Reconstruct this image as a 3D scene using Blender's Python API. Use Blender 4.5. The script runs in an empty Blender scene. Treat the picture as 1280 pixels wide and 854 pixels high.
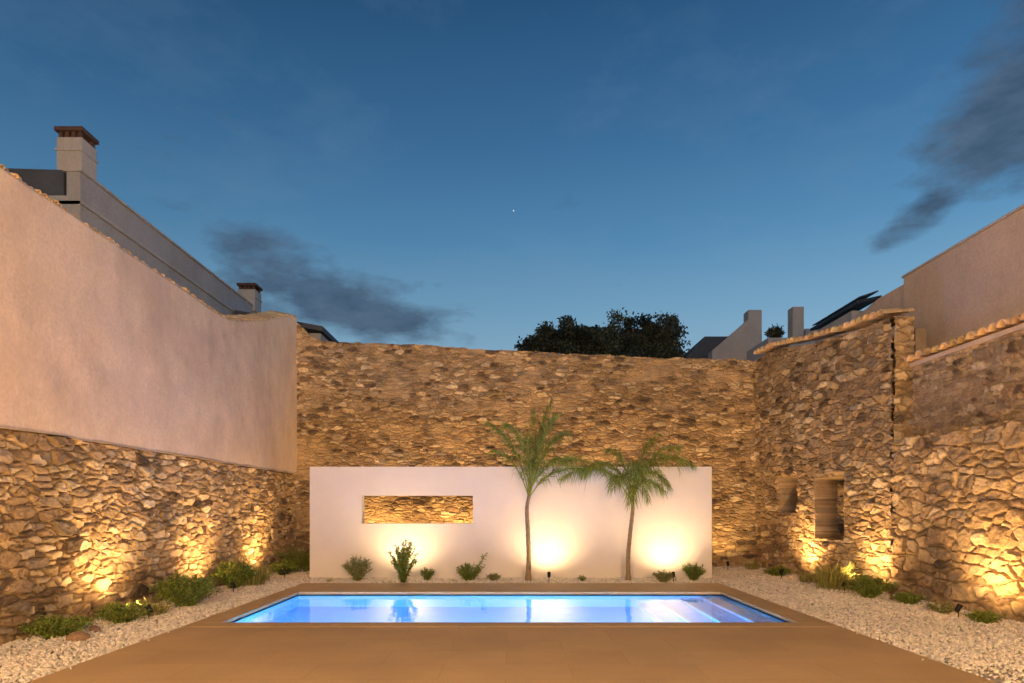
import bpy, math, numpy as np
from mathutils import Vector
sc=bpy.context.scene
sc.view_settings.view_transform='Standard'
sc.view_settings.look='None'; sc.view_settings.exposure=0

# ---------------------------------------------------------------- helpers
def link(o,parent=None):
    sc.collection.objects.link(o)
    if parent is not None: o.parent=parent
    return o
def empty(name,loc=(0,0,0)):
    o=bpy.data.objects.new(name,None); o.location=loc; o.empty_display_size=.2
    return link(o)
def mesh_np(name,V,F,mat,col=None,parent=None,smooth=False):
    if not isinstance(F,(list,tuple)): F=[F]
    me=bpy.data.meshes.new(name)
    V=np.asarray(V,dtype=np.float32)
    me.vertices.add(len(V)); me.vertices.foreach_set('co',V.ravel())
    nl=sum(f.size for f in F); npoly=sum(len(f) for f in F)
    me.loops.add(nl); me.loops.foreach_set('vertex_index',np.concatenate([f.ravel() for f in F]).astype(np.int32))
    tot=np.concatenate([np.full(len(f),f.shape[1]) for f in F]).astype(np.int32)
    st=np.concatenate([[0],np.cumsum(tot)[:-1]]).astype(np.int32)
    me.polygons.add(npoly); me.polygons.foreach_set('loop_start',st); me.polygons.foreach_set('loop_total',tot)
    me.polygons.foreach_set('use_smooth',np.full(npoly,smooth))
    if col is not None:
        a=me.color_attributes.new('Col','FLOAT_COLOR','POINT')
        c=np.ones((len(V),4),dtype=np.float32); c[:,:3]=col
        a.data.foreach_set('color',c.ravel())
    me.update(calc_edges=True); me.validate()
    if mat: me.materials.append(mat)
    return link(bpy.data.objects.new(name,me),parent)
class MB:
    def __init__(s): s.v=[];s.f={}; s.n=0; s.c=[]
    def add(s,V,F,col=None):
        V=np.asarray(V,float); F=np.asarray(F,int)
        s.f.setdefault(F.shape[1],[]).append(F+s.n); s.v.append(V); s.n+=len(V)
        s.c.append(np.ones((len(V),3))*(np.array(col) if col is not None else 1))
    def box(s,a,b,col=None):
        x0,y0,z0=a;x1,y1,z1=b
        V=[(x0,y0,z0),(x1,y0,z0),(x1,y1,z0),(x0,y1,z0),(x0,y0,z1),(x1,y0,z1),(x1,y1,z1),(x0,y1,z1)]
        F=[(0,3,2,1),(4,5,6,7),(0,1,5,4),(1,2,6,5),(2,3,7,6),(3,0,4,7)]
        s.add(V,F,col)
    def tube(s,P,rad,seg=8,col=None,cap=True):
        P=np.asarray(P,float); n=len(P); rad=np.ones(n)*rad
        T=np.gradient(P,axis=0); T/=np.linalg.norm(T,axis=1)[:,None]+1e-9
        ref=np.array([0,1,0.13]); 
        if abs(T[0]@ref)>.8: ref=np.array([1,0,.1])
        A=np.cross(T,ref); A/=np.linalg.norm(A,axis=1)[:,None]; B=np.cross(T,A)
        t=np.linspace(0,2*np.pi,seg,endpoint=False)
        V=(P[:,None]+rad[:,None,None]*(np.cos(t)[None,:,None]*A[:,None]+np.sin(t)[None,:,None]*B[:,None])).reshape(-1,3)
        F=[(i*seg+j,i*seg+(j+1)%seg,(i+1)*seg+(j+1)%seg,(i+1)*seg+j) for i in range(n-1) for j in range(seg)]
        s.add(V,F,col)
        if cap:
            for r in (0,n-1):
                c=np.vstack([V[r*seg:(r+1)*seg],P[r]])
                s.add(c,[(j,(j+1)%seg,seg) for j in range(seg)],col)
    def prism(s,poly,axis,a,b,col=None):
        def m(p,t):
            return (p[0],t,p[1]) if axis=='y' else ((t,p[0],p[1]) if axis=='x' else (p[0],p[1],t))
        n=len(poly); V=[m(p,a) for p in poly]+[m(p,b) for p in poly]
        s.add(V,np.array([list(range(n))]),col); 
        s.add(V,np.array([list(range(2*n-1,n-1,-1))]),col)
        s.add(V,[(i,(i+1)%n,n+(i+1)%n,n+i) for i in range(n)],col)
    def ring(s,o,h,axis,a,b):
        def r(q): return [(q[0],q[1]),(q[2],q[1]),(q[2],q[3]),(q[0],q[3])]
        def m(p,t): return (p[0],t,p[1]) if axis=='y' else (p[0],p[1],t)
        V=[m(p,a) for p in r(o)+r(h)]+[m(p,b) for p in r(o)+r(h)]
        F=[]
        for i in range(4):
            j=(i+1)%4
            F+=[(i,j,4+j,4+i),(8+i,12+i,12+j,8+j),(i,8+i,8+j,j),(4+i,4+j,12+j,12+i)]
        s.add(V,F)
    def make(s,name,mat,parent=None,smooth=False,bevel=0):
        F=[np.concatenate(x) for x in s.f.values()]
        o=mesh_np(name,np.concatenate(s.v),F,mat,np.concatenate(s.c),parent,smooth)
        if bevel:
            m=o.modifiers.new('b','BEVEL'); m.width=bevel; m.segments=2; m.limit_method='ANGLE'
        return o
_lat={}
def vnoise(x,y,seed):
    if seed not in _lat: _lat[seed]=np.random.default_rng(seed).random((256,256))
    L=_lat[seed]; xi=np.floor(x).astype(int); yi=np.floor(y).astype(int)
    fx=x-xi; fy=y-yi; fx=fx*fx*(3-2*fx); fy=fy*fy*(3-2*fy)
    g=lambda a,b:L[a%256,b%256]
    return (g(xi,yi)*(1-fx)+g(xi+1,yi)*fx)*(1-fy)+(g(xi,yi+1)*(1-fx)+g(xi+1,yi+1)*fx)*fy
def fbm(x,y,seed,o=4):
    r=0;a=.5
    for k in range(o): r=r+a*vnoise(x*2**k+13.7*k,y*2**k+7.1*k,seed+k); a*=.5
    return r
def sstep(a,b,x):
    t=np.clip((x-a)/(b-a),0,1); return t*t*(3-2*t)

# ---------------------------------------------------------------- materials
class NT:
    def __init__(s,t): s.t=t; s.n=t.nodes; s.l=t.links
    def node(s,ty,**k):
        nd=s.n.new(ty)
        for a,b in k.items(): setattr(nd,a,b)
        return nd
    def inp(s,nd,name,val):
        if isinstance(val,bpy.types.NodeSocket): s.l.new(val,nd.inputs[name])
        else: nd.inputs[name].default_value=val
    def M(s,op,a,b=0,c=None):
        nd=s.node('ShaderNodeMath',operation=op); s.inp(nd,0,a); s.inp(nd,1,b)
        if c is not None: s.inp(nd,2,c)
        return nd.outputs[0]
    def mix(s,f,a,b,bt='MIX'):
        nd=s.node('ShaderNodeMixRGB',blend_type=bt); s.inp(nd,0,f); s.inp(nd,1,a); s.inp(nd,2,b); return nd.outputs[0]
    def noise(s,vec,scale,detail=4,rough=.55):
        nd=s.node('ShaderNodeTexNoise'); s.inp(nd,'Vector',vec); s.inp(nd,'Scale',scale); s.inp(nd,'Detail',detail); s.inp(nd,'Roughness',rough); return nd.outputs['Fac']
    def ramp(s,f,stops):
        nd=s.node('ShaderNodeValToRGB'); s.inp(nd,0,f); e=nd.color_ramp.elements
        while len(e)<len(stops): e.new(.5)
        for i,(p,c) in enumerate(stops): e[i].position=p; e[i].color=(*c,1) if len(c)==3 else c
        return nd.outputs[0]
    def bump(s,h,strength=.3,dist=.02):
        nd=s.node('ShaderNodeBump'); s.inp(nd,'Height',h); s.inp(nd,'Strength',strength); s.inp(nd,'Distance',dist); return nd.outputs[0]
def mat(name,color,rough=.85,vary=.25,vscale=3,bump=.3,bscale=40,bdist=.01,attr=False,stain=None,spec=.3,metal=0,drip=False):
    m=bpy.data.materials.new(name); m.use_nodes=True; t=NT(m.node_tree); b=t.n['Principled BSDF']
    co=t.node('ShaderNodeNewGeometry').outputs['Position']
    c=(*color,1)
    n1=t.noise(co,vscale,6)
    r=t.ramp(n1,[(.3,(1-vary,)*3),(.7,(1+vary*.6,)*3)])
    col=t.mix(1,c,r,'MULTIPLY')
    if attr:
        at=t.node('ShaderNodeAttribute',attribute_name='Col')
        col=t.mix(1,col,at.outputs['Color'],'MULTIPLY')
    n2=t.noise(co,bscale,5,.65)
    col=t.mix(1,col,t.ramp(n2,[(.25,(.82,)*3),(.75,(1.12,)*3)]),'MULTIPLY')
    if stain:
        n3=t.noise(co,stain[0],6,.7)
        col=t.mix(t.ramp(n3,[(stain[1],(0,0,0)),(stain[2],(1,1,1))]),col,(*stain[3],1))
    if drip:
        mp=t.node('ShaderNodeMapping'); t.inp(mp,'Vector',co); mp.inputs['Scale'].default_value=(1,1,.45)
        n4=t.noise(mp.outputs[0],1.5,7,.7)
        col=t.mix(1,col,t.ramp(n4,[(.38,(.91,.90,.89)),(.55,(1.02,1.02,1.02))]),'MULTIPLY')
    t.inp(b,'Base Color',col); t.inp(b,'Roughness',rough); t.inp(b,'Specular IOR Level',spec); t.inp(b,'Metallic',metal)
    if bump: t.inp(b,'Normal',t.bump(n2,bump,bdist))
    return m
def emis(name,color,st):
    m=bpy.data.materials.new(name); m.use_nodes=True; b=m.node_tree.nodes['Principled BSDF']
    b.inputs['Base Color'].default_value=(*color,1)
    b.inputs['Emission Color'].default_value=(*color,1); b.inputs['Emission Strength'].default_value=st
    return m
M_stone=mat('stone_masonry',(1,.98,.92),.92,.22,5,.7,50,.014,attr=True,spec=.15)
M_core=mat('wall_core',(.28,.22,.16),.95)
M_plaster=mat('warm_plaster',(.70,.56,.43),.92,.10,1.3,.3,22,.007,stain=(.8,.46,.75,(.56,.43,.33)),spec=.1,drip=True)
M_plaster2=mat('neighbour_plaster',(.56,.45,.36),.92,.10,1.1,.2,25,.006,spec=.1,drip=True)
M_white=mat('white_render',(.82,.78,.74),.9,.04,2.0,.18,60,.003,spec=.15)
M_hplast=mat('house_plaster',(.38,.38,.39),.9,.10,1.2,.2,20,.005,drip=True)
M_dark=mat('slate_cladding',(.07,.08,.10),.7,.2,3,.2,20)
M_wpar=mat('white_parapet',(.44,.42,.40),.9,.10,2,.2,20,drip=True)
M_tile=mat('terracotta_tile',(.62,.46,.28),.85,.35,6,.4,60,.006,attr=True)
M_brick=mat('dark_brick',(.10,.06,.05),.9,.3,9,.4,50)
M_gravbed=mat('gravel_bed',(.48,.44,.36),.95,.3,30,.8,70,.02)
M_pebble=mat('white_pebbles',(.78,.73,.64),.75,.12,20,.2,90,.003,attr=True)
M_soil=mat('dry_earth',(.16,.12,.08),.95,.3,2,.5,20,.02)
M_trunk=mat('palm_trunk',(.30,.22,.13),.9,.3,25,.6,60,.01)
M_bark=mat('bark',(.05,.04,.03),.9,.3,12,.6,40,.01)
M_black=mat('black_metal',(.02,.02,.02),.45,.1,10,0,40,metal=.6)
M_rock=mat('garden_rock',(.30,.20,.13),.9,.3,8,.6,40,.015)
M_glass=mat('window_glass',(.03,.04,.05),.08,0,1,0,10,spec=.6)
M_panel=mat('solar_panel',(.02,.025,.035),.5,.1,4,0,10,spec=.3)
M_lens=emis('lamp_lens',(1,.72,.4),25)
def leafmat(name,color,tr=.35):
    m=bpy.data.materials.new(name); m.use_nodes=True; t=NT(m.node_tree); b=t.n['Principled BSDF']
    at=t.node('ShaderNodeAttribute',attribute_name='Col')
    col=t.mix(1,(*color,1),at.outputs['Color'],'MULTIPLY')
    t.inp(b,'Base Color',col); t.inp(b,'Roughness',.55); t.inp(b,'Specular IOR Level',.3)
    tl=t.node('ShaderNodeBsdfTranslucent'); t.inp(tl,'Color',col)
    mx=t.node('ShaderNodeMixShader'); t.inp(mx,0,tr); t.l.new(b.outputs[0],mx.inputs[1]); t.l.new(tl.outputs[0],mx.inputs[2])
    t.l.new(mx.outputs[0],t.n['Material Output'].inputs['Surface'])
    return m
M_palm=leafmat('palm_leaf',(.25,.31,.08),.4)
M_green=leafmat('shrub_leaf',(.18,.24,.05))
M_sage=leafmat('sage_leaf',(.28,.30,.13))
M_grass=leafmat('grass_blade',(.30,.31,.10))
M_treeleaf=leafmat('tree_leaf',(.045,.055,.035),.15)
def deckmat():
    m=bpy.data.materials.new('tan_paving'); m.use_nodes=True; t=NT(m.node_tree); b=t.n['Principled BSDF']
    co=t.node('ShaderNodeNewGeometry').outputs['Position']
    br=t.node('ShaderNodeTexBrick',offset=.5)
    mp=t.node('ShaderNodeMapping'); t.inp(mp,'Vector',co); mp.inputs['Location'].default_value=(.04,.0,0)
    t.inp(br,'Vector',mp.outputs[0]); t.inp(br,'Scale',1.0); t.inp(br,'Brick Width',1.2); t.inp(br,'Row Height',.6); t.inp(br,'Mortar Size',.003)
    t.inp(br,'Color1',(.50,.355,.175,1)); t.inp(br,'Color2',(.54,.385,.195,1)); t.inp(br,'Mortar',(.40,.28,.14,1)); t.inp(br,'Bias',0.0)
    n=t.noise(co,1.1,6,.6); n2=t.noise(co,45,4,.7)
    col=t.mix(1,br.outputs['Color'],t.ramp(n,[(.3,(.86,)*3),(.7,(1.07,)*3)]),'MULTIPLY')
    col=t.mix(1,col,t.ramp(n2,[(.3,(.93,)*3),(.7,(1.05,)*3)]),'MULTIPLY')
    t.inp(b,'Base Color',col); t.inp(b,'Roughness',t.ramp(n,[(.3,(.6,)*3),(.7,(.78,)*3)])); t.inp(b,'Specular IOR Level',.2)
    h=t.M('ADD',t.M('MULTIPLY',n2,.3),t.M('MULTIPLY',br.outputs['Fac'],-1.0))
    t.inp(b,'Normal',t.bump(h,.25,.004))
    return m
M_deck=deckmat()
def watermat():
    m=bpy.data.materials.new('pool_water'); m.use_nodes=True; t=NT(m.node_tree)
    for n in list(t.n):
        if n.type=='BSDF_PRINCIPLED': t.n.remove(n)
    g=t.node('ShaderNodeBsdfGlass'); g.inputs['IOR'].default_value=1.33; g.inputs['Roughness'].default_value=0.0
    g.inputs['Color'].default_value=(.85,.96,1,1)
    co=t.node('ShaderNodeNewGeometry').outputs['Position']
    n=t.noise(co,2.6,3,.5)
    t.l.new(t.bump(n,.12,.05),g.inputs['Normal'])
    t.l.new(g.outputs[0],t.n['Material Output'].inputs['Surface'])
    return m
M_water=watermat()
def poolmat():
    m=bpy.data.materials.new('pool_mosaic'); m.use_nodes=True; t=NT(m.node_tree); b=t.n['Principled BSDF']
    co=t.node('ShaderNodeNewGeometry').outputs['Position']
    n=t.noise(co,1.5,4)
    t.inp(b,'Base Color',t.mix(n,(.34,.60,.80,1),(.44,.70,.88,1))); t.inp(b,'Roughness',.5)
    return m
M_pool=poolmat()
M_nosing=mat('step_nosing',(.75,.85,.90),.5,.05,3,0,10)

# ---------------------------------------------------------------- world (dusk sky)
w=bpy.data.worlds.new('World'); sc.world=w; w.use_nodes=True; t=NT(w.node_tree)
bg=t.n['Background']
gen=t.node('ShaderNodeTexCoord').outputs['Generated']
sp=t.node('ShaderNodeSeparateXYZ'); t.l.new(gen,sp.inputs[0]); x,y,z=sp.outputs
az=t.M('ARCTAN2',x,y)
ramp=t.ramp(z,[(0,(.36,.48,.56)),(.2,(.25,.42,.56)),(.27,(.170,.345,.51)),(.36,(.088,.242,.43)),(.47,(.046,.152,.315)),(.62,(.018,.075,.180)),(1,(.010,.045,.125))])
fa=t.M('ADD',.97,t.M('MULTIPLY',t.M('SINE',az),.24))
fac2=t.node('ShaderNodeCombineXYZ'); [t.l.new(fa,fac2.inputs[i]) for i in range(3)]
col=t.mix(1,ramp,fac2.outputs[0],'MULTIPLY')
mp=t.node('ShaderNodeMapping'); t.l.new(gen,mp.inputs[0]); mp.inputs['Scale'].default_value=(1,1,2.4)
nf=t.noise(mp.outputs[0],7.0,9,.60)
nl_=t.noise(mp.outputs[0],22.0,6,.60)
def gauss(a,b):
    return t.M('EXPONENT',t.M('MULTIPLY',t.M('ADD',t.M('MULTIPLY',a,a),t.M('MULTIPLY',b,b)),-1))
def blob(az0,el0,sa,se,slope):
    da=t.M('SUBTRACT',az,az0); de=t.M('ADD',t.M('SUBTRACT',z,el0),t.M('MULTIPLY',da,-slope))
    return gauss(t.M('DIVIDE',da,sa),t.M('DIVIDE',de,se))
cl=t.M('MAXIMUM',blob(-.28,.298,.17,.050,-.30),blob(.65,.425,.12,.085,.25))
cl=t.M('MAXIMUM',cl,blob(.545,.345,.06,.026,.35))
cl=t.M('MAXIMUM',cl,t.M('MULTIPLY',blob(-.62,.36,.12,.04,-.2),.45))
cm=t.M('ADD',t.M('MULTIPLY',cl,1.25),t.M('ADD',t.M('MULTIPLY',t.M('SUBTRACT',nf,.5),2.5),t.M('MULTIPLY',t.M('SUBTRACT',nl_,.5),.5)))
cmask=t.ramp(cm,[(.40,(0,0,0)),(.98,(1,1,1))])
lit=t.ramp(nl_,[(.35,(.045,.080,.135)),(.65,(.075,.12,.19))])
col=t.mix(t.M('MULTIPLY',cmask,.88),col,lit)
mp2=t.node('ShaderNodeMapping'); t.l.new(gen,mp2.inputs[0]); mp2.inputs['Scale'].default_value=(1.6,1,3.5); mp2.inputs['Rotation'].default_value=(0,.9,.3)
ci=t.noise(mp2.outputs[0],2.6,8,.62)
col=t.mix(t.M('MULTIPLY',t.ramp(ci,[(.52,(0,0,0)),(.78,(1,1,1))]),.14),col,(.24,.35,.47,1))
sd=Vector((4,853,372)).normalized()
vm=t.node('ShaderNodeVectorMath',operation='DISTANCE'); t.l.new(gen,vm.inputs[0]); vm.inputs[1].default_value=sd
star=t.M('LESS_THAN',vm.outputs['Value'],.0009)
col=t.mix(star,col,(.7,.8,.9,1))
t.l.new(col,bg.inputs['Color']); bg.inputs['Strength'].default_value=1.0

# ---------------------------------------------------------------- stone patches
PAL=np.array([(.45,.335,.20),(.37,.265,.16),(.52,.40,.245),(.29,.205,.13),(.40,.29,.175),(.60,.49,.335),(.34,.27,.195),(.13,.095,.07)])
def stone_patch(name,O,U,N,L,topf,res,cw,ch,seed,amp=.06,z0=0,mod=None,parent=None,mortar=(.36,.27,.165),mcov=.018,darkp=.08,jitter=.95,warp=1,tiltk=.40,bright=1,covk=.55,big_k=.9):
    rg=np.random.default_rng(seed)
    H=rg.random((512,512,8))
    u=np.linspace(0,L,int(L/res)+1); top=topf(u) if callable(topf) else np.full_like(u,topf)
    nv=int((top.max()-z0)/res)+1
    v=np.linspace(0,1,nv)
    Ug,Vt=np.meshgrid(u,v,indexing='ij'); Vg=z0+Vt*(top[:,None]-z0)
    wx=((fbm(Ug*2.2,Vg*2.2,seed+50,3)-.45)*.22+(fbm(Ug*9,Vg*9,seed+60,3)-.4)*.09)*warp
    wy=((fbm(Ug*1.0,Vg*2.2,seed+70,3)-.45)*.22+(fbm(Ug*8,Vg*8,seed+80,3)-.4)*.06)*warp
    P=(Ug+wx)/cw+100; Q=(Vg+wy)/ch+100
    I=np.floor(P).astype(int); J=np.floor(Q).astype(int)
    d1=np.full(P.shape,1e9); d2=d1.copy(); i1=I.copy(); j1=J.copy(); c1x=P.copy(); c1y=Q.copy(); c2x=P.copy(); c2y=Q.copy()
    for di in range(-2,3):
        for dj in range(-2,3):
            a=(I+di); b=(J+dj); h=H[a%512,b%512]
            cx=a+.25+(h[...,0]-.5)*jitter+.5*(b%2); cy=b+.5+(h[...,1]-.5)*jitter
            ax=np.abs(P-cx); ay=np.abs(Q-cy)
            d=(ax**2.6+ay**2.6)**(2/2.6)-h[...,2]**4*big_k
            n=d<d1; m2=(~n)&(d<d2)
            d2=np.where(n,d1,np.where(m2,d,d2)); c2x=np.where(n,c1x,np.where(m2,cx,c2x)); c2y=np.where(n,c1y,np.where(m2,cy,c2y))
            d1=np.where(n,d,d1); i1=np.where(n,a,i1); j1=np.where(n,b,j1); c1x=np.where(n,cx,c1x); c1y=np.where(n,cy,c1y)
    e=(d2-d1)/(2*np.sqrt((c1x-c2x)**2*(ch/cw)**2*2+(c1y-c2y)**2)+1e-6)*ch
    h=H[i1%512,j1%512]
    en=e+(fbm(Ug*22,Vg*22,seed+90,3)-.42)*.022
    prof=sstep(mcov*.2,mcov*1.3,en)
    dome=np.clip(en/(ch*.30),0,1)**.5
    tilt=((h[...,3]-.5)*(P-c1x)*1.0+(h[...,4]-.65)*(Q-c1y)*1.0)*tiltk
    big=h[...,2]**4
    dep=amp*(.20+.60*h[...,5]+.25*big+.20*dome+tilt)
    dep+= (fbm(Ug*12,Vg*16,seed+33,4)-.45)*.045+np.abs(fbm(Ug*9,Vg*18,seed+37,3)-.45)*.03
    flat=1.0
    if mod is not None:
        md,dk,flat=mod(Ug,Vg)
    D=prof*dep+(1-prof)*(fbm(Ug*20,Vg*20,seed+3,2)-.5)*.02
    k=(h[...,6]*len(PAL[:-1])).astype(int); c=PAL[k]
    c=np.where((h[...,7]<darkp)[...,None],PAL[-1],c)
    c=c*(.70+.55*h[...,4])[...,None]*(.68+.68*fbm(Ug*16,Vg*22,seed+17,3))[...,None]
    cover=np.clip((fbm(Ug*1.4,Vg*2.6,seed+9,4)-.48)*5,0,1)*covk
    pm=(prof*(1-cover))[...,None]
    jc=np.array(mortar)*(.72+.28*np.clip(cover/.55,0,1))[...,None]
    c=c*pm+jc*(1-pm)
    c=c*(.74+.52*fbm(Ug*.6,Vg*.9,seed+21,4))[...,None]*bright
    D=D*(1-.45*cover)*flat+(fbm(Ug*1.1,Vg*1.1,seed+5,3)-.45)*.10
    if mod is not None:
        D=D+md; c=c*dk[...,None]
    O=np.array(O,float); U=np.array(U,float); U/=np.linalg.norm(U); N=np.array(N,float); N/=np.linalg.norm(N)
    V=O+Ug[...,None]*U+Vg[...,None]*np.array([0,0,1])+D[...,None]*N
    nu,nvv=Ug.shape; idx=np.arange(nu*nvv).reshape(nu,nvv)
    F=np.stack([idx[:-1,:-1],idx[1:,:-1],idx[1:,1:],idx[:-1,1:]],-1).reshape(-1,4)
    V=V.reshape(-1,3); C=c.reshape(-1,3)
    tp=V.reshape(nu,nvv,3)[:,-1]; bk=tp-N*.38+np.array([0,0,-.02]); n0=len(V)
    V=np.vstack([V,bk]); C=np.vstack([C,c[:,-1]*.8])
    q=np.arange(nu-1); Fc=np.stack([idx[:-1,-1],idx[1:,-1],n0+q+1,n0+q],-1)
    return mesh_np(name,V,[np.vstack([F,Fc])],M_stone,C,parent)
def lerpf(xs,ys,wob=0,seed=1):
    xs=np.array(xs);ys=np.array(ys)
    return lambda u: np.interp(u,xs,ys)+wob*(fbm(u*3,u*0+.5,seed,4)-.47)*2+wob*.8*(vnoise(u*5.3,u*0,seed+8)-.5)

bw=empty('stone_wall',(0,0,0))
topb=lerpf([0,.35,.65,.95,3.5,5.1,9.4,12.2,12.6],[6.4,6.4,6.1,5.92,5.84,5.72,5.52,5.44,5.44],.035,4)
stone_patch('masonry_face',(-5.9,17.9,-.05),(1,0,0),(0,-1,0),12.6,topb,.021,.19,.075,11,amp=.036,parent=bw,mcov=.012,darkp=.11,warp=.7,mortar=(.46,.34,.21),covk=.8,bright=1.12)
mb=MB(); mb.box((-5.9,18.12,-.05),(6.9,18.5,5.3)); mb.make('wall_core',M_core,bw)
lw=empty('stone_wall',(0,0,0))
stone_patch('masonry_face',(-5.7,-3.4,-.05),(0,1,0),(1,0,0),21.4,lerpf([0,21.4],[2.47,2.42]),.017,.235,.092,23,amp=.07,parent=lw,mcov=.014,warp=.85,mortar=(.36,.265,.165),covk=.55,bright=1.05)
mb=MB(); mb.box((-6.15,-3.4,-.05),(-5.95,18.0,2.3)); mb.make('wall_core',M_core,lw)
rw=empty('stone_wall',(0,0,0))
def niches(U,V):
    def rect(u0,u1,v0,v1):
        wob=(fbm(U*9,V*9,77,2)-.4)*.05
        return (sstep(u0,u0+.03,U+wob)*(1-sstep(u1-.03,u1,U+wob))*sstep(v0,v0+.03,V+wob)*(1-sstep(v1-.03,v1,V+wob)))
    def near(u0,u1,v0,v1):
        du=np.maximum(np.maximum(u0-U,U-u1),0); dv=np.maximum(np.maximum(v0-V,V-v1),0)
        inside=np.minimum(np.minimum(U-u0,u1-U),np.minimum(V-v0,v1-V))
        dist=np.where(inside>0,inside,np.hypot(du,dv)); return sstep(.03,.10,dist)
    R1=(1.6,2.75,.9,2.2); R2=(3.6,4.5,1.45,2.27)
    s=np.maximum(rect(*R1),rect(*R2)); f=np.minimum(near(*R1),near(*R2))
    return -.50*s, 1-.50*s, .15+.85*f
d=np.array([-.34,5.8]); dn=d/np.linalg.norm(d); nA=(-dn[1],dn[0],0)
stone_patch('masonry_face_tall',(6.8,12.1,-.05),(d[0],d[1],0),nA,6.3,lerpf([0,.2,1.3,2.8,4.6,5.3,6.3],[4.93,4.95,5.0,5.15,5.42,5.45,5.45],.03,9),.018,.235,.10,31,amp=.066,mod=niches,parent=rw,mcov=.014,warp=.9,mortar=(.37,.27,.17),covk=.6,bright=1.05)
d2=np.array([-.25,15.5]); dn2=d2/np.linalg.norm(d2); nB=(-dn2[1],dn2[0],0)
stone_patch('masonry_face_low',(7.05,-3.4,-.05),(d2[0],d2[1],0),nB,15.5,lerpf([0,15.5],[2.75,2.75],.03,3),.018,.29,.15,41,amp=.08,parent=rw,mcov=.017,warp=1.1,mortar=(.36,.265,.165),covk=.55,bright=1.05)
stone_patch('masonry_face_upper',(7.36,-3.4,-.05),(d2[0],d2[1],0),nB,15.7,lerpf([0,15.7],[4.08,4.08],.01,3),.025,.22,.07,43,amp=.025,z0=2.6,parent=rw,warp=.6,mcov=.012,mortar=(.40,.30,.20),covk=.8)
stone_patch('masonry_end_face',(6.78,12.08,-.05),(1,0,0),(0,-1,0),.34,lerpf([0,.34],[4.93,4.93]),.022,.26,.13,47,amp=.05,z0=2.6,parent=rw)
mb=MB(); mb.box((7.3,12.3,-.05),(7.5,18.2,4.75)); mb.box((7.25,-3.4,-.05),(7.45,12.0,2.6)); mb.box((7.55,-3.4,2.65),(7.72,12.25,3.95)); mb.make('wall_core',M_core,rw)

# ---------------------------------------------------------------- tile copings
def coping(name,pts,inward,over=.12,length=.5,r=.075,sp=.17,seed=1,parent=None,tilt=.10):
    rg=np.random.default_rng(seed); mb=MB()
    pts=np.array(pts,float); seg=np.linalg.norm(np.diff(pts,axis=0),axis=1); s=np.concatenate([[0],np.cumsum(seg)])
    inward=np.array(inward,float); inward/=np.linalg.norm(inward)
    u=sp/2
    while u<s[-1]:
        p=np.array([np.interp(u,s,pts[:,i]) for i in range(3)])
        p2=np.array([np.interp(min(u+.05,s[-1]),s,pts[:,i]) for i in range(3)]); p1=np.array([np.interp(u-.05,s,pts[:,i]) for i in range(3)])
        T=(p2-p1); T/=np.linalg.norm(T)
        inw=inward+rg.normal(0,.04)*T; ax=inw*1.0+np.array([0,0,-tilt]); ax/=np.linalg.norm(ax); up=np.cross(T,ax); up*=np.sign(up[2]); 
        c0=p+inward*(over+rg.normal(0,.015))+np.array([0,0,rg.normal(0,.008)]); c1=c0-ax*length
        th=np.linspace(0,np.pi,8); rings=[]
        for (c,rr) in ((c0,r),(c0,r*.78),(c1,r*.85)):
            rings.append(c+rr*(np.cos(th)[:,None]*T+np.sin(th)[:,None]*up))
        V=np.vstack(rings); n=8
        F=[(i,i+1,n+i+1,n+i) for i in range(n-1)]+[(i,i+1,2*n+i+1,2*n+i) for i in range(n-1)]
        cc=np.array([1,1,1])*rg.uniform(.7,1.35)*np.array([1,rg.uniform(.9,1.1),rg.uniform(.85,1.15)])
        mb.add(V,F,cc)
        u+=sp*rg.uniform(.94,1.06)
    return mb.make(name,M_tile,parent)
A0=np.array([6.8,12.1]); 
def onA(u,z,off=0): 
    p=A0+dn*u; return (p[0]+off,p[1],z)
coping('tile_coping',[onA(-.02,4.95),onA(1.3,5.03),onA(2.8,5.18),onA(4.6,5.45),onA(5.6,5.47)],nA,.22,.60,r=.10,sp=.22,seed=2,parent=rw)
coping('tile_coping',[(7.36,-3.4,4.08),(7.12,12.1,4.08)],nB,.18,.57,r=.10,sp=.22,seed=3,parent=rw)
mb=MB(); mb.prism([(7.28,-3.4),(7.04,12.05),(7.3,12.05),(7.6,-3.4)],'z',3.99,4.06); mb.make('coping_bed',M_plaster2,rw)

# ---------------------------------------------------------------- left plaster wall
pw=empty('plaster_wall',(0,0,0))
u=np.linspace(0,21.3,430)
tops=np.interp(u,[0,16.2,17.05,17.7,19.05,19.8,20.7,21.3],[5.28,5.25,5.28,5.43,5.83,6.1,6.42,6.55])+.03*(vnoise(u*1.5,u*0,5)-.5)
nv=70; vv=np.linspace(0,1,nv)
Ug,Vt=np.meshgrid(u,vv,indexing='ij'); zb=2.40+.025*(vnoise(Ug*2.5,Ug*0,8)-.5); Vg=zb+Vt*(tops[:,None]-zb)
D=(fbm(Ug*.45,Vg*.6,91,4)-.47)*.07+(fbm(Ug*2.5,Vg*2.5,95,3)-.45)*.022
X=-5.60+D
V=np.stack([X,-3.4+Ug,Vg-.0],-1); nu=len(u); idx=np.arange(nu*nv).reshape(nu,nv)
F=np.stack([idx[:-1,:-1],idx[1:,:-1],idx[1:,1:],idx[:-1,1:]],-1).reshape(-1,4)
Vf=V.reshape(-1,3); n0=len(Vf)
bot=V[:,0]-np.array([.14,0,0]); tpb=V[:,-1]-np.array([.45,0,0])
Vf=np.vstack([Vf,bot,tpb]); q=np.arange(nu-1)
F=np.vstack([F,np.stack([idx[:-1,0],idx[1:,0],n0+q+1,n0+q],-1),np.stack([idx[:-1,-1],idx[1:,-1],n0+nu+q+1,n0+nu+q],-1)])
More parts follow.
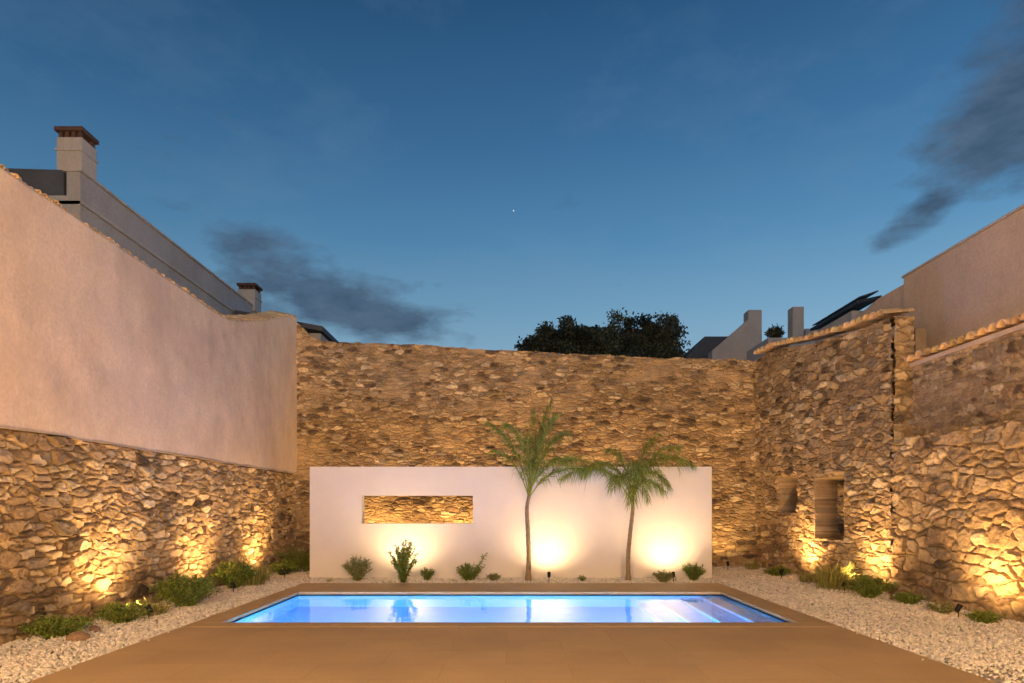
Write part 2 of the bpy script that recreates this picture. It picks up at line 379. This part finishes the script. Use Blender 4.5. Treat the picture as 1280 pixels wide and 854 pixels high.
mesh_np('plaster_face',Vf,[F],M_plaster,None,pw,True)
mb=MB(); mb.box((-6.15,-3.4,2.31),(-5.85,14.0,5.1)); mb.box((-6.15,14.0,2.31),(-5.85,17.9,5.2)); mb.make('wall_core',M_core,pw)
cp=[(-5.62,-3.4+a,b-.015) for a,b in zip(u[::8],tops[::8])]
coping('tile_coping',cp,(1,0,0),.03,.5,r=.035,sp=.10,seed=6,parent=pw,tilt=.2)

# ---------------------------------------------------------------- ground, gravel, deck, pool
PX0,PX1,PY0,PY1=-3.82,3.80,9.0,12.3
mb=MB()
o=(-400,-400,400,400); h=(PX0-.15,PY0-.15,PX1+.15,PY1+.15)
r4=lambda q:[(q[0],q[1],-.06),(q[2],q[1],-.06),(q[2],q[3],-.06),(q[0],q[3],-.06)]
mb.add(r4(o)+r4(h),[(i,(i+1)%4,4+(i+1)%4,4+i) for i in range(4)])
mb.make('ground',M_soil)
DX0,DX1,DY1=-4.18,4.20,13.75
mb=MB()
def quad(x0,y0,x1,y1,z): mb.add([(x0,y0,z),(x1,y0,z),(x1,y1,z),(x0,y1,z)],[(0,1,2,3)])
quad(-5.95,-3.4,DX0,DY1,-.045); quad(DX1,-3.4,7.3,DY1,-.045); quad(-5.95,DY1,7.3,18.1,-.045)
gb=mb.make('gravel',M_gravbed)
phi=(1+5**.5)/2
ico=np.array([(-1,phi,0),(1,phi,0),(-1,-phi,0),(1,-phi,0),(0,-1,phi),(0,1,phi),(0,-1,-phi),(0,1,-phi),(phi,0,-1),(phi,0,1),(-phi,0,-1),(-phi,0,1)],float); ico/=np.linalg.norm(ico[0])
icf=np.array([(0,11,5),(0,5,1),(0,1,7),(0,7,10),(0,10,11),(1,5,9),(5,11,4),(11,10,2),(10,7,6),(7,1,8),(3,9,4),(3,4,2),(3,2,6),(3,6,8),(3,8,9),(4,9,5),(2,4,11),(6,2,10),(8,6,7),(9,8,1)])
def pebbles(name,regs,parent,seed=3):
    rg=np.random.default_rng(seed); P=[]
    for (x0,y0,x1,y1,dens) in regs:
        n=int((x1-x0)*(y1-y0)*dens); P.append(np.stack([rg.uniform(x0,x1,n),rg.uniform(y0,y1,n)],1))
    P=np.vstack(P)
    ns=14; sy=rg.uniform(6,13.5,ns); sx=np.where(rg.random(ns)<.5,DX0+rg.random(ns)**2*.15,DX1-rg.random(ns)**2*.15)
    stray=np.stack([sx,sy],1); n1=len(P); P=np.vstack([P,stray]); n=len(P)
    sz=rg.uniform(.012,.024,n)*(1+.5*(rg.random(n)<.05)); sz[n1:]=.011
    S=np.stack([sz*rg.uniform(.8,1.5,n),sz*rg.uniform(.8,1.2,n),sz*rg.uniform(.55,.9,n)],1)
    a=rg.uniform(0,6.28,n); ca,sa=np.cos(a),np.sin(a)
    V=ico[None]*S[:,None]*(1+rg.uniform(-.18,.18,(n,12,1)))
    X=V[...,0]*ca[:,None]-V[...,1]*sa[:,None]; Y=V[...,0]*sa[:,None]+V[...,1]*ca[:,None]
    tl=rg.normal(0,.35,(n,1)); Z=V[...,2]+X*tl
    zz=-.035+rg.uniform(0,.022,n)+.03*(fbm(P[:,0]*1.5,P[:,1]*1.5,4,3)-.4)
    zz[n1:]=.005
    V=np.stack([X+P[:,:1],Y+P[:,1:],Z+zz[:,None]],-1).reshape(-1,3)
    F=(icf[None]+12*np.arange(n)[:,None,None]).reshape(-1,3)
    c=rg.uniform(.74,1.14,n)[:,None]*np.array([1,1,1])*np.where(rg.random(n)<.08,.6,1)[:,None]
    c=c*(.84+.34*fbm(P[:,0]*1.1,P[:,1]*1.1,14,3))[:,None]
    c=c*(1+rg.normal(0,.03,(n,3)))
    return mesh_np(name,V,[F],M_pebble,np.repeat(c,12,0),parent)
pebbles('pebbles',[(-5.65,5.5,DX0-.01,DY1,1000),(DX1+.01,6.5,6.85,12,950),(DX1+.01,12,6.75,17.8,700),(-5.6,DY1,DX1,14.9,800),(-5.6,14.9,-4.3,17.8,600),(-5.65,2,DX0,5.5,300),(DX1,2,6.9,6.5,250)],gb)
mb=MB(); e=.004
mb.ring((DX0,-3.4,DX1,DY1),(PX0,PY0,PX1,PY1),'z',-.10,-.004)
deck=mb.make('paved_terrace',M_deck)
mb=MB()
def slabs(x0,y0,x1,y1,n,ax):
    for i in range(n):
        if ax=='x':
            a=x0+(x1-x0)*i/n; b=x0+(x1-x0)*(i+1)/n; mb.box((a+e/2,y0,-.035),(b-e/2,y1,.0))
        else:
            a=y0+(y1-y0)*i/n; b=y0+(y1-y0)*(i+1)/n; mb.box((x0,a+e/2,-.035),(x1,b-e/2,.0))
slabs(PX0-.35,PY1-.02,PX1+.38,PY1+.36,7,'x')
slabs(PX0-.345,PY0,PX0+.02,PY1-.025,3,'y'); slabs(PX1-.02,PY0,PX1+.38,PY1-.025,3,'y')
slabs(PX0-.345,PY0-.34,PX1+.38,PY0+.015-.02,7,'x')
mb.make('pool_coping',M_deck,deck,bevel=.003)
pool=empty('swimming_pool',(0,0,0))
mb=MB(); zb=-1.35; 
V=[(PX0,PY0,zb),(PX1,PY0,zb),(PX1,PY1,zb),(PX0,PY1,zb),(PX0,PY0,-.05),(PX1,PY0,-.05),(PX1,PY1,-.05),(PX0,PY1,-.05)]
mb.add(V,[(0,1,2,3),(0,4,5,1),(1,5,6,2),(2,6,7,3),(3,7,4,0)])
for i in range(4):
    mb.box((PX1-.38*(i+1),PY0+.002,zb+.002),(PX1-.38*i-.002,PY1-.002,-.20-.25*i))
mb.make('pool_basin',M_pool,pool)
mb=MB()
for i in range(4):
    mb.box((PX1-.38*(i+1)-.01,PY0+.004,-.20-.25*i-.03),(PX1-.38*(i+1)+.05,PY1-.004,-.20-.25*i+.004))
mb.make('step_nosing',M_nosing,pool)
mb=MB(); mb.add([(PX0,PY0,-.07),(PX1,PY0,-.07),(PX1,PY1,-.07),(PX0,PY1,-.07)],[(0,1,2,3)])
mb.make('pool_water',M_water,pool)
def light(name,ty,loc,energy,color,parent=None,target=None,size=.03,spot=120,blend=1):
    l=bpy.data.lights.new(name,ty); l.energy=energy; l.color=color
    if ty=='SPOT': l.spot_size=math.radians(spot); l.spot_blend=blend; l.shadow_soft_size=size
    elif ty=='AREA': l.shape='DISK'; l.size=size
    else: l.shadow_soft_size=size
    o=bpy.data.objects.new(name,l); o.location=loc
    if target is not None:
        o.rotation_euler=(Vector(target)-Vector(loc)).to_track_quat('-Z','Y').to_euler()
    return link(o,parent)
M_poollens=emis('pool_lamp_lens',(.5,.7,1),8)
for xx in (-2.6,0,2.0):
    mb=MB(); mb.tube([(xx,PY0+.001,-.6),(xx,PY0+.03,-.6)],.11,20); mb.make('pool_lamp',M_poollens,pool)
    light('pool_light','AREA',(xx,PY0+.05,-.6),105,(.15,.47,1.0),pool,(xx,PY1,-.9),.2)
ww=MB(); ww.ring((-4.38,-.05,4.40,2.41),(-3.25,1.17,-.82,1.78),'y',14.9,15.2)
ww.make('white_garden_wall',M_white,bevel=.006)

# ---------------------------------------------------------------- spotlights
WARM=(1,.58,.21)
def spotlight(x,y,aim,energy,cone=130,col=WARM):
    p=empty('garden_spotlight',(x,y,0)); 
    d=(Vector(aim)-Vector((x,y,.13))).normalized()
    c=Vector((0,0,.13)); mb=MB()
    mb.tube([c-d*.06,c-d*.05,c+d*.045,c+d*.05],[.022,.032,.036,.036],12,cap=False)
    mb.tube([c-d*.062,c-d*.058],.022,12)
    mb.tube([(0,0,-.06),(0,0,.09)],.008,6); mb.tube([(0,0,-.05),(0,0,-.02)],.03,10)
    mb.make('housing',M_black,p)
    mb=MB(); mb.tube([c+d*.03,c+d*.034],.031,12); mb.make('lens',M_lens,p)
    light('lamp','SPOT',c+d*.055,energy,col,p,c+d*2,.03,cone)
    return p
EW=300
for yy in (6.2,9.35,12.2,14.95):
    spotlight(-4.95,yy,(-5.62,yy,1.2),EW,140)
for yy,xw in ((6.2,6.9),(9.4,6.85),(12.4,6.75),(14.9,6.6)):
    spotlight(xw-.68,yy,(xw,yy,1.2),EW,140)
WW=(1,.66,.33)
for xx in (-2.25,.80,3.38):
    spotlight(xx,14.15,(xx,14.9,1.25),120,135,WW)
for xx in (-3.6,-1.2,1.2,3.6,5.4):
    spotlight(xx,16.95,(xx,17.9,1.9),330 if xx<5 else 120,135)

# ---------------------------------------------------------------- house behind the viewpoint
hb=empty('white_house',(0,0,0))
mb=MB()
for a,b in (((-5.9,-3.7,-.05),(-4.0,-3.4,6)),((-1.0,-3.7,-.05),(1.0,-3.4,6)),((4.0,-3.7,-.05),(7.4,-3.4,6)),((-4.0,-3.7,2.5),(-1.0,-3.4,6)),((1.0,-3.7,2.5),(4.0,-3.4,6))): mb.box(a,b)
mb.box((-5.9,-9,6.0),(7.4,-3.3,6.25)); mb.box((-5.9,-9,-.05),(-5.6,-3.7,6)); mb.box((7.1,-9,-.05),(7.4,-3.7,6)); mb.box((-5.6,-9.3,-.05),(7.1,-9,6))
mb.make('walls_and_roof',M_white,hb)
mb=MB()
for x0 in (-4.0,1.0): mb.box((x0+.05,-3.6,.0),(x0+1.45,-3.58,2.45)); mb.box((x0+1.55,-3.6,.0),(x0+2.95,-3.58,2.45))
mb.make('glass_doors',M_glass,hb)
mb=MB()
for x0 in (-4.0,1.0):
    for xx in (0,1.45,2.95): mb.box((x0+xx,-3.62,0),(x0+xx+.05+.05*(xx==1.45),-3.55,2.5))
mb.make('door_frames',M_black,hb)
for xx in (-2.5,2.6):
    p=empty('wall_lantern',(xx,-3.4,3.3)); mb=MB(); mb.box((-.08,0,-.15),(.08,.04,.15)); mb.box((-.02,.04,.1),(.02,.2,.13)); mb.tube([(0,.2,.1),(0,.2,.14)],.12,12); mb.make('bracket',M_black,p)
    light('lamp','POINT',(0,.22,-.02),2900,(1,.61,.28),p,size=.10)

# ---------------------------------------------------------------- vegetation
def blades_quads(P0,D1,D2,w,rg):
    n=len(P0); D=D1+D2; r=rg.normal(0,1,(n,3)); S=np.cross(D,r); S/=np.linalg.norm(S,axis=1)[:,None]+1e-9; S*=w[:,None]
    return np.stack([P0-S*.3,P0+S*.3,P0+D1+S*.5,P0+D1-S*.5,P0+D],1)
def add_leaves(mb,P0,D1,D2,w,rg,col):
    V=blades_quads(P0,D1,D2,w,rg); n=len(P0); base=5*np.arange(n)[:,None]
    c=np.repeat(col,5,0)
    off=mb.n; mb.v.append(V.reshape(-1,3)); mb.c.append(c); 
    mb.f.setdefault(4,[]).append(off+base+np.array([[0,1,2,3]])); mb.f.setdefault(3,[]).append(off+base+np.array([[3,2,4]])); mb.n+=5*n
def shrub(name,loc,h,w,nst,nlf,ll,m,seed,lean=0,up=.5):
    rg=np.random.default_rng(seed); p=empty(name,loc); mb=MB(); st=MB()
    for i in range(nst):
        a=rg.uniform(0,6.28); r=w*.5*rg.uniform(.15,1)**.7; hh=h*rg.uniform(.6,1)*(1-.35*(r/(w*.5))**2)
        tip=np.array([r*math.cos(a)+lean*h,r*math.sin(a),hh]); b=np.array([rg.normal(0,.03*w+.005),rg.normal(0,.03*w+.005),-.03]); c=np.array([tip[0]*.35,tip[1]*.35,hh*.6])
        tt=np.linspace(0,1,6)[:,None]; C=(1-tt)**2*b+2*tt*(1-tt)*c+tt**2*tip
        st.tube(C,np.linspace(.005,.002,6),4,(.35,.28,.15),False)
        t=rg.uniform(.15,1,nlf)[:,None]; P=(1-t)**2*b+2*t*(1-t)*c+t**2*tip+rg.normal(0,.012,(nlf,3))
        d=rg.normal(0,1,(nlf,3)); d[:,2]+=up; d/=np.linalg.norm(d,axis=1)[:,None]; L=ll*rg.uniform(.6,1.3,(nlf,1))
        col=rg.uniform(.6,1.5,(nlf,1))*np.array([[1,1,1]])*(1+rg.normal(0,.1,(nlf,3)))
        add_leaves(mb,P,d*L*.5,d*L*.5+np.array([0,0,-1])*L*.12,ll*.30*np.ones(nlf),rg,np.abs(col))
    mb.make('leaves',m,p); st.make('stems',m,p); return p
def grass(name,loc,h,w,n,m,seed,spread=1.0):
    rg=np.random.default_rng(seed); p=empty(name,loc); mb=MB()
    a=rg.uniform(0,6.28,n); r=np.sqrt(rg.random(n))*w*.25
    P=np.stack([r*np.cos(a),r*np.sin(a),np.full(n,-.04)],1)
    a2=a+rg.normal(0,.6,n); o=rg.uniform(.05,1,n)*w*.35*spread; hh=h*rg.uniform(.5,1,n)
    D1=np.stack([o*.4*np.cos(a2),o*.4*np.sin(a2),hh*.65],1); D2=np.stack([o*.8*np.cos(a2),o*.8*np.sin(a2),hh*.35*rg.uniform(-.2,1,n)],1)
    add_leaves(mb,P,D1,D2,rg.uniform(.006,.014,n),rg,rg.uniform(.5,1.6,(n,1))*np.array([[1,1,1]]))
    mb.make('blades',m,p); return p
Yp=14.38
shrub('lavender_shrub',(-3.22,Yp,-.03),.58,.70,80,50,.05,M_sage,101)
shrub('olive_shrub',(-2.2,13.95,-.03),.98,.66,38,80,.06,M_green,102,lean=.03)
shrub('low_shrub',(-1.75,Yp,-.03),.32,.34,34,40,.04,M_green,103)
shrub('low_shrub',(-.88,Yp,-.03),.40,.62,48,45,.045,M_green,104)
shrub('olive_shrub',(-.80,Yp+.1,-.03),.80,.16,4,30,.07,M_green,105,lean=.32)
shrub('low_shrub',(-.35,Yp-.05,-.03),.19,.34,30,40,.035,M_sage,106)
shrub('low_shrub',(1.5,Yp-.1,-.03),.14,.18,14,20,.04,M_green,107)
shrub('lavender_shrub',(3.15,Yp-.3,-.03),.28,.44,55,50,.04,M_sage,108)
shrub('lavender_shrub',(3.85,Yp,-.03),.42,.56,60,50,.045,M_green,109)
grass('grass_tuft',(2.2,Yp-.1,-.02),.12,.22,40,M_grass,110)
grass('grass_tuft',(-3.75,Yp-.2,-.02),.13,.25,40,M_grass,111)
grass('grass_tuft',(-1.2,Yp-.25,-.02),.12,.2,40,M_grass,112)
shrub('rosemary_shrub',(-5.0,10.55,-.03),.56,1.05,170,65,.055,M_green,120)
shrub('rosemary_shrub',(-5.25,12.95,-.03),.62,.8,110,50,.055,M_green,121)
grass('grass_tuft',(-5.15,13.5,-.02),.60,1.1,300,M_grass,122)
shrub('low_shrub',(-5.15,9.05,-.03),.30,.75,70,45,.05,M_green,123)
shrub('low_shrub',(-5.4,8.1,-.03),.28,.85,70,45,.05,M_green,124)
grass('grass_tuft',(-5.1,9.75,-.02),.35,.6,130,M_grass,125)
grass('fern',(-5.1,16.6,-.02),.85,1.4,300,M_green,126,1.4)
shrub('low_shrub',(-5.2,15.6,-.03),.4,.8,70,45,.05,M_green,127)
grass('grass_tuft',(-5.3,14.4,-.02),.40,.7,140,M_grass,141)
grass('grass_tuft',(-5.35,11.6,-.02),.35,.6,110,M_grass,142)
shrub('low_shrub',(6.0,15.3,-.03),.26,.65,60,40,.045,M_green,130)
grass('grass_tuft',(6.15,13.0,-.02),.70,1.15,340,M_grass,131)
shrub('rosemary_shrub',(6.1,11.6,-.03),.42,.9,100,55,.05,M_green,132)
shrub('low_shrub',(6.35,10.9,-.03),.20,.55,45,40,.045,M_green,133)
shrub('low_shrub',(6.25,9.9,-.03),.18,.5,45,40,.04,M_sage,134)
shrub('low_shrub',(6.3,9.05,-.03),.18,.55,45,40,.04,M_green,135)
grass('grass_tuft',(6.0,16.9,-.02),.40,.6,110,M_grass,136)
grass('grass_tuft',(6.15,14.1,-.02),.35,.6,110,M_grass,137)
def rock(x,y,s,seed):
    rg=np.random.default_rng(seed); V=ico*(1+rg.uniform(-.2,.2,(12,1)))*np.array([s*1.2,s,s*.7]); V=V+np.array([0,0,s*.35-.03])
    o=mesh_np('garden_rock',V,[icf],M_rock); o.location=(x,y,0); o.rotation_euler=(0,0,seed)
    m=o.modifiers.new('s','SUBSURF'); m.levels=2; m.render_levels=2
    tx=bpy.data.textures.new('rk','CLOUDS'); tx.noise_scale=.12; dd=o.modifiers.new('d','DISPLACE'); dd.texture=tx; dd.strength=.05
for i,(x_,y_,s_) in enumerate([(-5.0,7.9,.13),(-5.15,8.45,.09),(-5.2,10.0,.14),(-5.3,10.15,.08),(-5.25,11.5,.08),(6.3,14.0,.08),(6.35,11.35,.07),(-4.95,13.6,.06)]): rock(x_,y_,s_,i+1)
def palm(loc,trunk,r0,r1,fronds,seed):
    rg=np.random.default_rng(seed); p=empty('palm_tree',loc); mb=MB()
    tr=np.array(trunk,float); n=40; s=np.linspace(0,1,n); ts=np.linspace(0,1,len(tr))
    C=np.stack([np.interp(s,ts,tr[:,i]) for i in range(3)],1)
    for k in range(6): C[1:-1]=(C[:-2]+C[2:]+2*C[1:-1])/4
    rad=np.linspace(r0,r1,n)*(1+.10*(np.arange(n)%3==0)); rad[:3]*=1.25
    mb.tube(C,rad,10); mb.make('trunk',M_trunk,p,smooth=True)
    lf=MB(); crown=C[-1]
    for (c1,tip,n_l,ll) in fronds:
        n_l=int(n_l*1.5); ll=ll*1.18
        b=crown+np.array([rg.normal(0,.015),rg.normal(0,.015),-.12*rg.random()])
        c1=np.array(c1,float); tip=np.array(tip,float)
        t=np.linspace(0,1,22)[:,None]; B=(1-t)**2*b+2*t*(1-t)*c1+t**2*tip
        lf.tube(B,np.linspace(.015,.003,22),5,(1.4,1.25,.8),False)
        tt=np.sort(rg.uniform(.16,1,n_l))[:,None]; P=(1-tt)**2*b+2*tt*(1-tt)*c1+tt**2*tip
        T=2*(1-tt)*(c1-b)+2*tt*(tip-c1); T/=np.linalg.norm(T,axis=1)[:,None]
        S=np.cross(T,np.array([0,0,1.0])); S/=np.linalg.norm(S,axis=1)[:,None]+1e-6
        side=np.where(np.arange(n_l)%2==0,1,-1)[:,None]
        L=ll*np.sin(np.pi*np.clip(.12+tt*.80,0,1))**.6*rg.uniform(.75,1.2,(n_l,1))
        d=S*side*.55+T*.75+rg.normal(0,.22,(n_l,3)); d/=np.linalg.norm(d,axis=1)[:,None]
        D1=d*L*.5+np.array([0,0,.01]); D2=d*L*.32+np.array([0,0,-1])*L*.50*rg.uniform(.4,1.5,(n_l,1))
        col=np.abs(rg.uniform(.6,1.5,(n_l,1))*np.array([[1,1,1]])+rg.normal(0,.05,(n_l,3)))
        add_leaves(lf,P,D1,D2,rg.uniform(.012,.019,n_l),rg,col)
    lf.make('fronds',M_palm,p)
    return p
palm((.37,14.3,0),[(0,0,-.05),(.02,0,.5),(0,0,1.0),(-.03,0,1.5),(0.03,0,1.80)],.055,.034,[
 ((-.15,.05,2.9),(-.85,.15,3.30),120,.36),((-.05,-.1,3.1),(-.45,-.3,3.2),110,.34),((.12,.1,3.0),(.50,.2,3.75),120,.36),
 ((.3,-.1,2.95),(.80,-.25,3.05),110,.36),((.0,.2,2.9),(.15,.25,3.6),90,.3),((.55,-.1,3.0),(1.70,-.1,2.2),130,.36),
 ((.45,.15,2.5),(1.30,.3,2.3),100,.34),((.3,-.3,2.7),(.75,-.7,2.4),90,.32),((-.3,.1,2.75),(-.75,.2,2.7),80,.30),((.15,.0,3.2),(.62,-.1,3.45),90,.32),((.2,-.1,3.0),(.55,-.5,3.35),90,.3),
 ((.1,-.1,2.4),(-.05,-.3,3.0),80,.3),((.1,.1,2.5),(.35,.2,3.1),80,.3)],5)
palm((2.47,14.3,0),[(0,0,-.05),(-.01,0,.5),(.04,0,1.0),(.10,0,1.5),(.08,0,1.75)],.05,.032,[
 ((-.35,.0,2.85),(-.95,-.1,2.2),120,.36),((-.5,.1,2.75),(-1.40,.1,2.1),120,.34),((.5,.0,2.95),(1.35,.05,2.40),130,.36),
 ((.4,-.1,2.85),(1.00,-.2,2.75),110,.34),((.2,.1,2.7),(.65,.2,3.05),100,.32),((-.1,-.1,2.7),(-.45,-.2,2.7),90,.32),((.05,-.4,2.7),(.1,-.9,2.2),100,.34),
 ((.3,-.3,2.6),(.7,-.6,1.95),110,.34),((-.2,-.3,2.5),(-.4,-.6,1.9),100,.32),((.15,.3,2.6),(.4,.5,2.3),90,.3),((.3,.0,2.3),(.75,.0,1.85),80,.3),((.1,-.2,2.2),(.0,-.35,1.6),70,.3),((.25,.2,2.4),(.45,.3,1.7),70,.3)],6)
def tree(loc,H,clumps,seed,nl=900):
    rg=np.random.default_rng(seed); p=empty('leafy_tree',loc); mb=MB()
    base=np.array([0,0,-.1]); fork=np.array([0,0,H*.5])
    mb.tube(np.linspace(base,fork,8)+np.array([[.05*math.sin(i),0,0] for i in range(8)]),np.linspace(.22,.14,8),8)
    lf=MB()
    for (c,r) in clumps:
        c=np.array(c,float); t=np.linspace(0,1,7)[:,None]; mid=(fork+c)/2+np.array([0,0,.3]); mb.tube((1-t)**2*fork+2*t*(1-t)*mid+t**2*c,np.linspace(.09,.02,7),5,cap=False)
        for k in range(12):
            cc=c+np.clip(rg.normal(0,.55,3),-.85,.85)*np.array(r); rr=rg.uniform(.24,.55)*min(r)
            mb.tube([c,(c+cc)/2,cc],[.02,.012,.006],4,cap=False)
            n=nl//12; d=rg.normal(0,1,(n,3)); d/=np.linalg.norm(d,axis=1)[:,None]; P=cc+d*rr*(rg.random((n,1))**.33)*np.array([1.5,1.3,1.0])*rg.uniform(.7,1.5,(n,1))
            dd=rg.normal(0,1,(n,3)); dd/=np.linalg.norm(dd,axis=1)[:,None]; L=rg.uniform(.08,.16,(n,1))
            add_leaves(lf,P,dd*L*.5,dd*L*.5,.07*np.ones(n),rg,rg.uniform(.4,2.0)*rg.uniform(.6,1.4,(n,1))*np.ones((1,3)))
    mb.make('trunk_and_limbs',M_bark,p); lf.make('crown',M_treeleaf,p)
tree((2.2,27,0),7.6,[((-1.2,0,7.9),(.7,.8,.5)),((-.4,.3,8.3),(.9,.8,.55)),((.5,-.3,8.45),(.8,.8,.5)),((.3,.2,7.8),(1,.8,.6)),((1.2,0,7.9),(.8,.8,.6)),((-.9,-.2,7.5),(.7,.6,.5)),((1.2,0,8.2),(.7,.7,.4)),((-.2,0,7.6),(1,.7,.5)),((-.8,0,8.2),(.6,.6,.4))],11,2400)
tree((5.1,27,0),7.2,[((-1.1,0,8.2),(.8,.8,.6)),((-.2,.3,8.65),(.9,.8,.55)),((.8,-.3,8.4),(.8,.8,.6)),((.2,.2,7.8),(1,.8,.7)),((1.25,0,7.7),(.7,.8,.6)),((-1.2,0,7.6),(.8,.8,.6)),((.4,0,8.3),(.8,.8,.5)),((-.4,0,7.7),(.9,.8,.6))],2,2400)

# ---------------------------------------------------------------- neighbouring buildings
def chimney(parent,x0,y0,w_,z0,z1):
    mb=MB(); mb.box((x0,y0,z0),(x0+w_,y0+w_,z1-.18)); mb.box((x0-.02,y0-.02,z1-.42),(x0+w_+.02,y0+w_+.02,z1-.38)); mb.make('chimney',M_wpar,parent)
    mb=MB(); 
    for i in range(4):
        for j in range(2): mb.box((x0+.02+i*w_*.26,y0+.02+j*(w_-.1),z1-.18),(x0+.02+i*w_*.26+w_*.14,y0+.08+j*(w_-.1),z1-.07))
    mb.box((x0+.08,y0+.1,z1-.18),(x0+w_-.08,y0+w_-.1,z1-.08))
    mb.box((x0-.03,y0-.03,z1-.07),(x0+w_+.03,y0+w_+.03,z1)); mb.make('chimney_cap',M_brick,parent)
h1=empty('plastered_house',(0,0,0))
mb=MB(); mb.box((-14,12.0,-.05),(-7.56,20.3,7.0)); mb.box((-7.80,12.0,7.0),(-7.56,20.3,7.42)); mb.make('walls',M_hplast,h1)
mb=MB(); mb.box((-14,12.0,6.85),(-7.52,20.35,6.91)); mb.box((-7.85,11.97,7.42),(-7.52,20.35,7.46)); mb.make('cornice',M_wpar,h1)
mb=MB(); mb.prism([(-14,7.0),(-7.85,7.0),(-7.85,7.45),(-9.5,7.50),(-14,7.35)],'y',12.0,20.2); mb.make('roof',M_dark,h1)
chimney(h1,-8.04,12.1,.44,7.3,8.26); chimney(h1,-7.98,20.0,.50,7.3,8.1)
h2=empty('outbuilding',(0,0,0)); mb=MB(); mb.box((-7.4,18.7,-.05),(-5.2,21,6.3)); mb.make('walls',M_hplast,h2)
mb=MB(); mb.prism([(-7.5,6.9),(-5.1,6.45),(-5.1,6.32),(-7.5,6.77)],'y',18.55,21.1); mb.make('roof',M_dark,h2)
h3=empty('plastered_house',(0,0,0)); mb=MB(); mb.box((7.78,-3.4,-.05),(13,13.5,6.06)); mb.prism([(13.5,-.05),(16.3,-.05),(16.3,5.74),(14.6,5.98),(13.5,5.98)],'x',7.86,13); mb.make('walls',M_plaster2,h3)
mb=MB(); mb.box((7.75,-3.4,6.06),(13,13.53,6.10)); mb.make('roof_edge',M_wpar,h3)
h4=empty('plastered_house',(0,0,0)); mb=MB(); mb.box((8.2,16.4,-.05),(8.7,18.4,6.25)); mb.make('walls',M_hplast,h4)
mb=MB(); mb.prism([(8.12,6.30),(8.12,6.37),(8.7,6.50),(8.7,6.43)],'y',16.0,18.5); mb.make('roof',M_panel,h4)
mb=MB(); 
for k in range(3): mb.prism([(8.15,6.42),(8.15,6.45),(8.6,6.60),(8.6,6.57)],'y',15.95+k*.85,16.72+k*.85)
mb.make('solar_panels',M_panel,h4)
h5=empty('terraced_house',(0,0,0)); mb=MB(); mb.box((8.3,22,-.05),(12.5,27,7.0)); mb.box((9.1,22.0,7.0),(9.46,22.4,8.0)); mb.box((9.6,22.2,7.0),(12.5,22.5,7.35)); mb.make('walls',M_wpar,h5)
mb=MB(); mb.box((8.45,21.97,6.3),(8.95,21.99,6.9)); mb.make('window',M_glass,h5)
shrub('potted_shrub',(8.72,22.5,7.0),.60,.6,50,40,.10,M_treeleaf,140)
h6=empty('gabled_house',(0,0,0)); mb=MB(); mb.prism([(7.1,-.05),(7.1,7.05),(8.37,8.15),(8.37,8.48),(8.84,8.48),(8.84,-.05)],'y',24,24.5); mb.make('gable_wall',M_wpar,h6)
mb=MB(); mb.prism([(6.4,-.05),(6.4,6.9),(7.4,8.05),(8.3,8.05),(8.3,-.05)],'y',26,30); mb.make('roof_volume',M_dark,h6)

# ---------------------------------------------------------------- camera
cam=bpy.data.cameras.new('Camera'); co=bpy.data.objects.new('Camera',cam); link(co)
co.location=(0,0,1.5); co.rotation_euler=(math.radians(90),0,0)
cam.lens=24; cam.sensor_width=36; cam.shift_y=.163; cam.shift_x=.0016; cam.clip_end=2000
sc.camera=co
